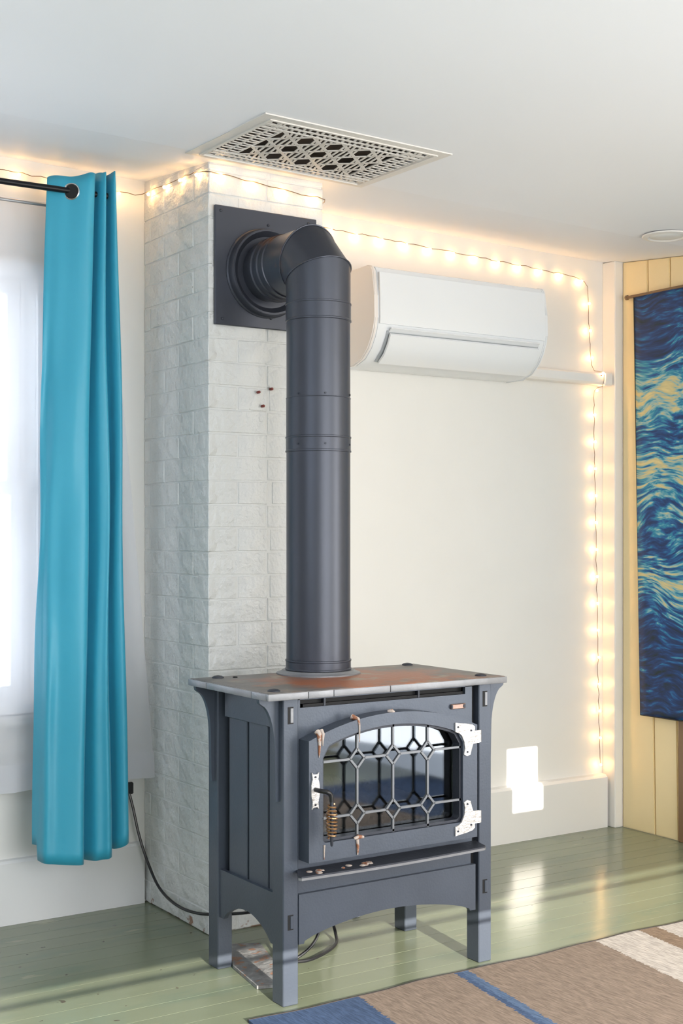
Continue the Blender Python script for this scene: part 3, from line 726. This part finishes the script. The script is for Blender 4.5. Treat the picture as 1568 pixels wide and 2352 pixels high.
bm = B(); lathe(bm, [(.112, 3.618), (.128, 3.604), (.134, 3.604), (.136, 3.610), (.138, 3.630), (.142, 3.6345), (.142, 3.638)], (AX, 0, HZ), 'y', 56)
obj('trim_collar', bm, 'pipe', FP)
PLZ0, PLZ1 = 1.896, 2.267
wp = boxo('wall_plate', 'pipe', FP, 1.931, 2.302, 3.638, 3.650, PLZ0, PLZ1, .002)
for x, zz in ((1.950, PLZ1-.017), (2.270, PLZ1-.017), (1.955, PLZ0+.018), (2.12, 2.225), (2.13, 1.93), (2.275, PLZ0+.02)):
    obj('plate_screw', lathe(B(), [(.0045, 0), (.0045, -.003), (.002, -.0045)], (x, 3.638, zz), 'y', 10), 'irondk', wp)

# ------------------------------------------------------------------ ceiling register
zv = zc(2.1, 3.3)
VG = empty('ceiling_register', (2.12, 3.35, zv), 'white fretwork air register in the ceiling above the stovepipe', 'vent')
sl = -0.015
def ztilt(bm):   # follow the ceiling's slope
    for v in bm.verts: v.co.z += sl*(v.co.x-2.1)+max(0.0, v.co.y-3.5)*.09
    return bm
VX0, VX1, VY0, VY1 = 1.803, 2.445, 3.108, 3.590
IX0, IX1, IY0, IY1 = 1.848, 2.402, 3.150, 3.550
bm = ringprism(B(), [(VX0, VY0), (VX1, VY0), (VX1, VY1), (VX0, VY1)], [(IX0-.012, IY0-.012), (IX1+.012, IY0-.012), (IX1+.012, IY1+.012), (IX0-.012, IY1+.012)], 'z', zv-.005, zv-.001)
ringprism(bm, [(IX0-.012, IY0-.012), (IX1+.012, IY0-.012), (IX1+.012, IY1+.012), (IX0-.012, IY1+.012)], [(IX0-.004, IY0-.004), (IX1+.004, IY0-.004), (IX1+.004, IY1+.004), (IX0-.004, IY1+.004)], 'z', zv-.008, zv-.001)
obj('register_frame', ztilt(bm), 'vent', VG, smooth=False)
bm = ringprism(B(), [(IX0, IY0), (IX1, IY0), (IX1, IY1), (IX0, IY1)], [(IX0+.008, IY0+.008), (IX1-.008, IY0+.008), (IX1-.008, IY1-.008), (IX0+.008, IY1-.008)], 'z', zv+.006, zv+.07)
obj('duct_box', ztilt(bm), 'duct', VG, smooth=False)
bm = B(); box(bm, IX0, IX1, IY0, IY1, zv+.055, zv+.058); obj('duct_top', ztilt(bm), 'duct', VG, smooth=False)
GZ0, GZ1 = zv-.004, zv-.0005
bm = B()
PX0_, PX1_, PY0_, PY1_ = 1.925, 2.325, 3.215, 3.487      # centre panel
def rail(x0, x1, y0, y1): box(bm, x0, x1, y0, y1, GZ0, GZ1)
for y in (IY0-.004, IY0+.030, PY0_-.006): rail(IX0-.004, IX1+.004, y, y+.007)
for y in (PY1_-.001, IY1-.037, IY1-.003): rail(IX0-.004, IX1+.004, y, y+.007)
for x in (IX0-.004, IX0+.034, PX0_-.007): rail(x, x+.007, IY0, IY1)
for x in (PX1_, IX1-.041, IX1-.003): rail(x, x+.007, IY0, IY1)
obj('fret_rail', ztilt(bm), 'vent', VG, smooth=False)
def dbar(bm, p, q, w_):
    p = Vector(p); q = Vector(q); d = (q-p).normalized(); n_ = Vector((-d.y, d.x))*w_/2
    prism(bm, [tuple(p+n_), tuple(p-n_), tuple(q-n_), tuple(q+n_)], 'z', GZ0+.001, GZ1-.0005)
bm = B()
for (y0, y1) in ((IY0+.003, IY0+.030), (IY0+.037, PY0_-.006), (PY1_+.006, IY1-.037), (IY1-.030, IY1-.003)):
    x = IX0+.006; i = 0
    while x < IX1-.006:
        dbar(bm, (x, y0-.001), (x+(.006 if i % 2 else .002), y1+.001), .0066); x += .0215; i += 1
for (x0, x1) in ((IX0+.003, IX0+.034), (IX0+.041, PX0_-.007), (PX1_+.007, IX1-.041), (IX1-.034, IX1-.003)):
    y = IY0+.006; i = 0
    while y < IY1-.004:
        dbar(bm, (x0-.001, y), (x1+.001, y+(.005 if i % 2 else -.003)), .0062); y += .0205; i += 1
props(obj('border_fret', ztilt(bm), 'vent', VG, smooth=False), kind='stuff')
bm = B()
W_, H_ = PX1_-PX0_, PY1_-PY0_
def clipseg(p, d):
    ts = []
    for k_, lo, hi in ((0, PX0_, PX1_), (1, PY0_, PY1_)):
        if abs(d[k_]) > 1e-9: ts.append(sorted(((lo-p[k_])/d[k_], (hi-p[k_])/d[k_])))
        elif not lo <= p[k_] <= hi: return None
    a = max(t[0] for t in ts); b = min(t[1] for t in ts)
    return None if b <= a+1e-3 else ((p[0]+d[0]*a, p[1]+d[1]*a), (p[0]+d[0]*b, p[1]+d[1]*b))
cw, chh = W_/4, H_/3
for s in (1, -1):
    for i in range(-6, 12):
        sg = clipseg((PX0_+i*cw, PY0_ if s > 0 else PY1_), (cw, s*chh))
        if sg: dbar(bm, sg[0], sg[1], .010)
obj('diamond_lattice', ztilt(bm), 'vent', VG, smooth=False)
bm = B()
for i in range(5):         # curled leaves filling each diamond, leaving round holes where the bars cross
    for j in range(4):
        for (ox, oy) in ((0.5, 0.0), (0.0, 0.5)):
            cx_ = PX0_+(i+ox)*cw; cy_ = PY0_+(j+oy)*chh
            for q in ((-.34, -.17, .0, .17, .34) if ox else (-.37, -.25, .25, .37)):
                x = cx_+q*cw; hl = (0.5-abs(q))*chh*.82
                p0 = (x-.004, max(cy_-hl, PY0_)); p1 = (x+.004, min(cy_+hl, PY1_))
                if PX0_ < x < PX1_ and p1[1]-p0[1] > .006: dbar(bm, p0, p1, .0068)
for i in range(0, 5):
    for j in range(0, 4):
        if (i+j) % 1 == 0:
            c0 = (PX0_+i*cw, PY0_+j*chh)
props(obj('leaf_fret', ztilt(bm), 'vent', VG, smooth=False), kind='stuff')

# ------------------------------------------------------------------ split air conditioner
AC = empty('air_conditioner', (2.70, 4.0, 1.86), 'white wall mounted split air conditioner behind the stovepipe', 'air conditioner')
prof = [(4.118, 2.205), (3.93, 2.212), (3.905, 2.205), (3.895, 2.19), (3.885, 2.10), (3.883, 2.02), (3.888, 1.985), (3.900, 1.955), (3.925, 1.915), (3.965, 1.880), (4.02, 1.862), (4.118, 1.862)]
bm = prism(B(), prof, 'x', 2.716, 3.512)
bmesh.ops.bevel(bm, geom=[e for e in bm.edges if abs(e.verts[0].co.x-e.verts[1].co.x) < 1e-5], offset=.003, segments=2, affect='EDGES')
obj('body', bm, 'plastic', AC, ang=30)
for x0, x1, m_ in ((2.700, 2.7155, 'plasticp'), (3.5125, 3.526, 'plastic')):
    cy_, cz_ = 4.0, 2.03
    bm = prism(B(), [(min(4.118, cy_+(y-cy_)*1.02), cz_+(z_-cz_)*1.015) for y, z_ in prof], 'x', x0, x1)
    bmesh.ops.bevel(bm, geom=[e for e in bm.edges if abs(e.verts[0].co.x-e.verts[1].co.x) < 1e-5], offset=.004, segments=3, affect='EDGES')
    obj('end_cap', bm, m_, AC, ang=30)
fp = [(3.881, 2.185), (3.876, 2.09), (3.875, 2.02), (3.878, 2.000), (3.886, 2.000), (3.886, 2.185)]
obj('front_panel', prism(B(), fp, 'x', 2.722, 3.508), 'plastic', AC)
lou = obj('louver_recess', prism(B(), [(3.905, 1.982), (3.884, 1.978), (3.902, 1.942), (3.924, 1.908), (3.964, 1.873), (3.975, 1.885)], 'x', 2.760, 3.480), 'greyplastic', AC)
obj('louver_flap', prism(B(), [(3.880, 1.968), (3.873, 1.962), (3.890, 1.925), (3.915, 1.892), (3.950, 1.866), (3.953, 1.873), (3.920, 1.900), (3.897, 1.932)], 'x', 2.766, 3.474), 'plastic', AC)
obj('louver_flap', prism(B(), [(3.870, 1.988), (3.868, 1.984), (3.884, 1.972), (3.886, 1.976)], 'x', 2.766, 3.474), 'plastic', AC)
LC = boxo('line_cover', 'trim', None, 3.528, 4.054, 4.055, 4.118, 1.878, 1.925, .008)
props(LC, 'white pipe cover running from air conditioner to the room corner', 'pipe cover')
obj('end_fitting', box(B(), 4.000, 4.050, 4.050, 4.10, 1.874, 1.929, .006), 'trim', LC)
obj('fixing_screw', lathe(B(), [(.004, 0), (.003, -.002)], (3.985, 4.055, 1.915), 'y', 10), 'redplug', LC)

# ------------------------------------------------------------------ string lights
def poly_sample(P, step):
    P = [Vector(p) for p in P]; out = [P[0]]; need = step
    for a, b in zip(P, P[1:]):
        L = (b-a).length; t = need
        while t <= L: out.append(a.lerp(b, t/L)); t += step
        need = t-L
    return out
SLP = [(0.55, 4.098, 2.40), (1.30, 4.098, 2.405), (1.885, 4.095, 2.385), (1.902, 4.05, 2.392), (1.902, 3.80, 2.385), (1.903, 3.66, 2.372), (1.915, 3.640, 2.368), (2.10, 3.640, 2.352),
       (2.335, 3.640, 2.338), (2.350, 3.66, 2.335), (2.352, 4.07, 2.37), (2.40, 4.106, 2.385), (2.76, 4.106, 2.371), (3.40, 4.106, 2.350), (3.90, 4.106, 2.328), (3.955, 4.106, 2.300),
       (3.970, 4.106, 2.05), (3.985, 4.106, 1.94), (3.990, 4.046, 1.93), (3.990, 4.046, 1.87), (3.990, 4.106, 1.86), (4.005, 4.106, 1.10), (4.022, 4.100, 0.245)]
SL = empty('string_lights', (3.955, 4.10, 2.3), 'warm string lights along the ceiling, round the chimney and down the corner', 'string lights')
wob = []
for i, p in enumerate(poly_sample(SLP, .03)):
    wob.append(p+Vector((0, 0, random.uniform(-.004, .004))) if p.z > 2.2 else p+Vector((random.uniform(-.004, .004), 0, 0)))
obj('wire', tube(B(), wob, .0013, 5), 'wood', SL)
bulbme = None
for p in poly_sample(SLP, .1145):
    if p.x < 0.9: continue
    off = Vector((0, -.006, -.008))
    if bulbme is None:
        bm = B(); bmesh.ops.create_icosphere(bm, subdivisions=1, radius=.0055); bmesh.ops.translate(bm, verts=bm.verts[:], vec=p+off)
        b0 = obj('bulb', bm, 'bulb', SL, origin=p+off); bulbme = b0.data
        bulbme.polygons.foreach_set('use_smooth', [True]*len(bulbme.polygons))
    else:
        b0 = bpy.data.objects.new('bulb', bulbme); COL.objects.link(b0); b0.parent = SL; b0.location = p+off-WLOC[SL]

# ------------------------------------------------------------------ curtains and rods
RY = 3.90
cr = empty('curtain_rod', (1.0, RY, 2.308), 'black metal curtain rod crossing the window at upper left', 'curtain rod')
obj('rod', tube(B(), [(0.2, RY, 2.302), (1.685, RY, 2.3125)], .0095, 14), 'blackmetal', cr)
obj('rod_bracket', tube(B(), spline([(1.66, 4.118, 2.27), (1.66, 3.99, 2.27), (1.66, 3.905, 2.303)], 5), .006, 8), 'blackmetal', cr)
props(obj('sheer_rod', tube(B(), [(0.2, 4.03, 2.290), (1.72, 4.03, 2.290)], .005, 10), 'greymetal', origin=(1, 4.03, 2.29)), 'thin grey inner rod carrying the sheer curtain', 'curtain rod')

# blue curtain: plan curve at the top, spreading towards the hem
top = [(1.500, 3.935), (1.515, 3.925), (1.540, 3.907), (1.567, 3.893), (1.595, 3.872), (1.615, 3.862), (1.632, 3.868), (1.637, 3.90), (1.640, 3.925), (1.648, 3.90), (1.655, 3.875), (1.664, 3.864), (1.671, 3.878), (1.674, 3.915), (1.678, 3.928), (1.684, 3.90), (1.690, 3.872), (1.697, 3.866), (1.702, 3.88), (1.703, 3.93)]
bot = [(1.455, 3.945), (1.462, 3.925), (1.470, 3.880), (1.500, 3.868), (1.535, 3.850), (1.572, 3.838), (1.590, 3.860), (1.597, 3.90), (1.605, 3.920), (1.618, 3.895), (1.632, 3.868), (1.652, 3.858), (1.668, 3.845), (1.684, 3.860), (1.692, 3.905), (1.702, 3.925), (1.715, 3.89), (1.732, 3.872), (1.748, 3.876), (1.758, 3.905)]
rows = 60; K = 7
tp = spline([(x, y, 0) for x, y in top], K); bt = spline([(x, y, 0) for x, y in bot], K)
bm = B(); G = []
rnd = random.Random(3); ph = [rnd.uniform(0, 6) for _ in range(6)]
for j in range(rows+1):
    t = j/rows; e = t**0.75; row = []
    for i, (a, b) in enumerate(zip(tp, bt)):
        s = i/(len(tp)-1); p = a.lerp(b, e)
        zt_ = 2.352+.030*min(1, s*1.6)+.004*math.sin(s*30); zb_ = .245-.022*math.sin(math.pi*min(1, s*1.25))+.03*max(0, s-.82)/.18
        if s < .06: zb_ = .285
        z_ = zt_+(zb_-zt_)*t
        wv = math.sin(math.pi*t)*(.004*math.sin(5*t*2+ph[0]+s*3)+.003*math.sin(11*t+ph[1]+s*9))
        cr_ = (.010*math.sin(math.pi*t)**.5*math.sin(s*34+1.5*math.sin(5*t))+.007*math.sin(math.pi*t)*math.sin(22*t+22*s+ph[2]))*max(0, 1-s*2.6)     # creases on the wide front fold
        row.append(bm.verts.new((p.x+wv, p.y-cr_, z_)))
    G.append(row)
for j in range(rows):
    for i in range(len(tp)-1): bm.faces.new((G[j][i], G[j][i+1], G[j+1][i+1], G[j+1][i]))
cu = obj('blue_curtain', bm, 'curtain', origin=(1.6, 3.9, 2.31), ang=180)
props(cu, 'long turquoise grommet curtain bunched at the right of the window', 'curtain')
so = cu.modifiers.new('thickness', 'SOLIDIFY'); so.thickness = .0012
WLOC[cu] = Vector((1.6, 3.9, 2.31))
gd = Vector((-.62, -.78, 0)).normalized()
obj('grommet', torus(B(), (1.563, 3.893, 2.308), gd, .0235, .0042, 28, 8), 'chrome', cu, label='chrome grommet ring')
obj('grommet_hole', lathe(B(), [(.0215, 0), (.0215, .002)], (0, 0, 0), 'z', 28), 'black', cu, origin=(0, 0, 0))
gh = bpy.data.objects['grommet_hole']; gh.rotation_euler = gd.to_track_quat('Z', 'Y').to_euler(); gh.location = Vector((1.562, 3.890, 2.308))-WLOC[cu]

# white sheer curtain, spreading to the right at the hem
bm = B(); n = 120; rows = 14; G = []
for j in range(rows+1):
    t = j/rows; row = []
    for i in range(n+1):
        s = i/n; xr = 1.715+.2*t**.75; x = .35+(xr-.35)*s
        y = 4.045+(.010)*math.sin(s*62+.4*math.sin(3*t))*(.4+.6*t)
        row.append(bm.verts.new((x, y, 2.302+(.432-2.302)*t)))
    G.append(row)
for j in range(rows):
    for i in range(n): bm.faces.new((G[j][i], G[j][i+1], G[j+1][i+1], G[j+1][i]))
sh = obj('sheer_curtain', bm, 'sheer', origin=(1, 4.045, 2.29), ang=180)
props(sh, 'white see-through voile curtain hanging in front of the window', 'curtain')
bm = B()
for (zz0, zz1) in ((.432, .520),):
    va = []; vb = []
    for i in range(n+1):
        s = i/n; x = .35+(1.9145-.35)*s; y = 4.0425+.010*math.sin(s*62+.4*math.sin(3*.98))
        va.append(bm.verts.new((x, y, zz0))); vb.append(bm.verts.new((x-.004*s, y, zz1)))
    for i in range(n): bm.faces.new((va[i], va[i+1], vb[i+1], vb[i]))
WLOC[sh] = Vector((1, 4.045, 2.29))
obj('hem', bm, 'sheer', sh, ang=180)

# ------------------------------------------------------------------ banner
bn = empty('banner', (4.07, 3.6, 2.24), 'tall blue and yellow brush-stroke cloth banner on the yellow board wall', 'wall hanging')
bm = B(); n = 24; rows = 40; G = []
for j in range(rows+1):
    t = j/rows; row = []
    for i in range(n+1):
        s = i/n; yl = 3.958-.048*t; y = yl+(2.95-yl)*s
        row.append(bm.verts.new((4.078-.010*t-.003*math.sin(s*9+2*t), y, 2.243+(.494-2.243)*t)))
    G.append(row)
for j in range(rows):
    for i in range(n): bm.faces.new((G[j][i], G[j][i+1], G[j+1][i+1], G[j+1][i]))
cl = obj('cloth', bm, 'banner', bn, origin=(4.07, 3.95, .49), ang=180)
so = cl.modifiers.new('thickness', 'SOLIDIFY'); so.thickness = .0015
obj('hanging_rod', tube(B(), [(4.078, 3.995, 2.243), (4.078, 2.92, 2.243)], .0065, 12), 'wood', bn)
obj('rod_knob', lathe(B(), [(.004, -.012), (.010, -.010), (.010, 0), (.004, .004)], (4.078, 4.003, 2.243), 'y', 14), 'wood', bn)
bm = B(); tube(bm, [(4.0755, 3.957, 2.24), (4.0655, 3.909, .495)], .0022, 6); tube(bm, [(4.0655, 3.909, .495), (4.0655, 2.95, .495)], .0025, 6)
obj('side_hem', bm, 'binding', bn)

# ------------------------------------------------------------------ rug
ex = [1.655+i*.06 for i in range(42)]
def redge(x): return 2.932+.006*math.sin(x*9)+.003*math.sin(x*23+1)
pts = [(x, redge(x)) for x in ex]+[(ex[-1], .5), (1.40, .5)]
bm = prism(B(), pts, 'z', .0008, .0085)
rg = obj('striped_rug', bm, 'rug', origin=(1.655, 2.932, 0.0), smooth=False)
props(rg, 'tan woven rug with blue and cream stripes on the green floor', 'rug')
obj('rug_binding', tube(B(), [(x, redge(x)+.002, .0055) for x in ex], .0048, 6), 'binding', rg)

# ------------------------------------------------------------------ small things
pts = [(1.797, 3.145), (1.832, 3.132), (1.878, 3.115), (1.915, 3.20), (1.995, 3.472), (1.920, 3.512), (1.860, 3.405), (1.826, 3.334)]
o = obj('stone_slab', prism(B(), pts, 'z', .001, .010), 'slab', smooth=False, origin=(1.88, 3.3, 0))
props(o, 'mottled grey stone slab on the floor under the stove', 'slab')
cb = empty('power_cable', (1.85, 4.08, .38), 'black power cable sagging from the window wall to under the stove', 'cable')
main = [(1.842, 4.085, .385), (1.853, 4.075, .33), (1.868, 4.06, .24), (1.885, 4.03, .155), (1.890, 3.95, .085), (1.885, 3.82, .062), (1.880, 3.68, .070), (1.900, 3.58, .085), (1.95, 3.50, .10),
        (2.02, 3.46, .105), (2.04, 3.42, .07), (2.00, 3.37, .020), (1.97, 3.30, .010), (2.02, 3.262, .0065), (2.10, 3.285, .0065), (2.185, 3.345, .0065), (2.22, 3.40, .020), (2.215, 3.42, .08), (2.19, 3.40, .19)]
obj('cable_run', tube(B(), spline(main, 7), .0048, 8), 'cable', cb)
l2 = [(1.95, 3.485, .115), (2.03, 3.47, .100), (2.06, 3.43, .06), (2.015, 3.37, .012), (1.98, 3.32, .008), (2.02, 3.29, .012), (2.10, 3.31, .06), (2.12, 3.32, .19)]
obj('cable_loop', tube(B(), spline(l2, 7), .0045, 8), 'cable', cb)
obj('cable_plug', box(B(), 1.825, 1.858, 4.078, 4.094, .375, .415, .004), 'cable', cb)
# recessed ceiling lamp
zz = zc(3.73, 3.455)
dl = empty('downlight', (3.73, 3.455, zz), 'round white recessed ceiling lamp at the right', 'ceiling light')
obj('lamp_trim', lathe(B(), [(.090, -.0005), (.088, -.005), (.070, -.008), (.062, -.003)], (3.73, 3.455, zz), 'z', 40), 'trim', dl)
obj('lamp_lens', lathe(B(), [(.061, -.002), (.055, -.006), (.02, -.008)], (3.73, 3.455, zz), 'z', 32), 'screen', dl)
# round rubber foot / cap on the floor under the stove
o = obj('white_cap', lathe(B(), [(.013, 0), (.014, .004), (.010, .009), (.003, .010)], (2.41, 3.57, .001), 'z', 16), 'plastic', origin=(2.41, 3.57, 0))
props(o, 'small white plastic cap on the floor behind the stove', 'cap')
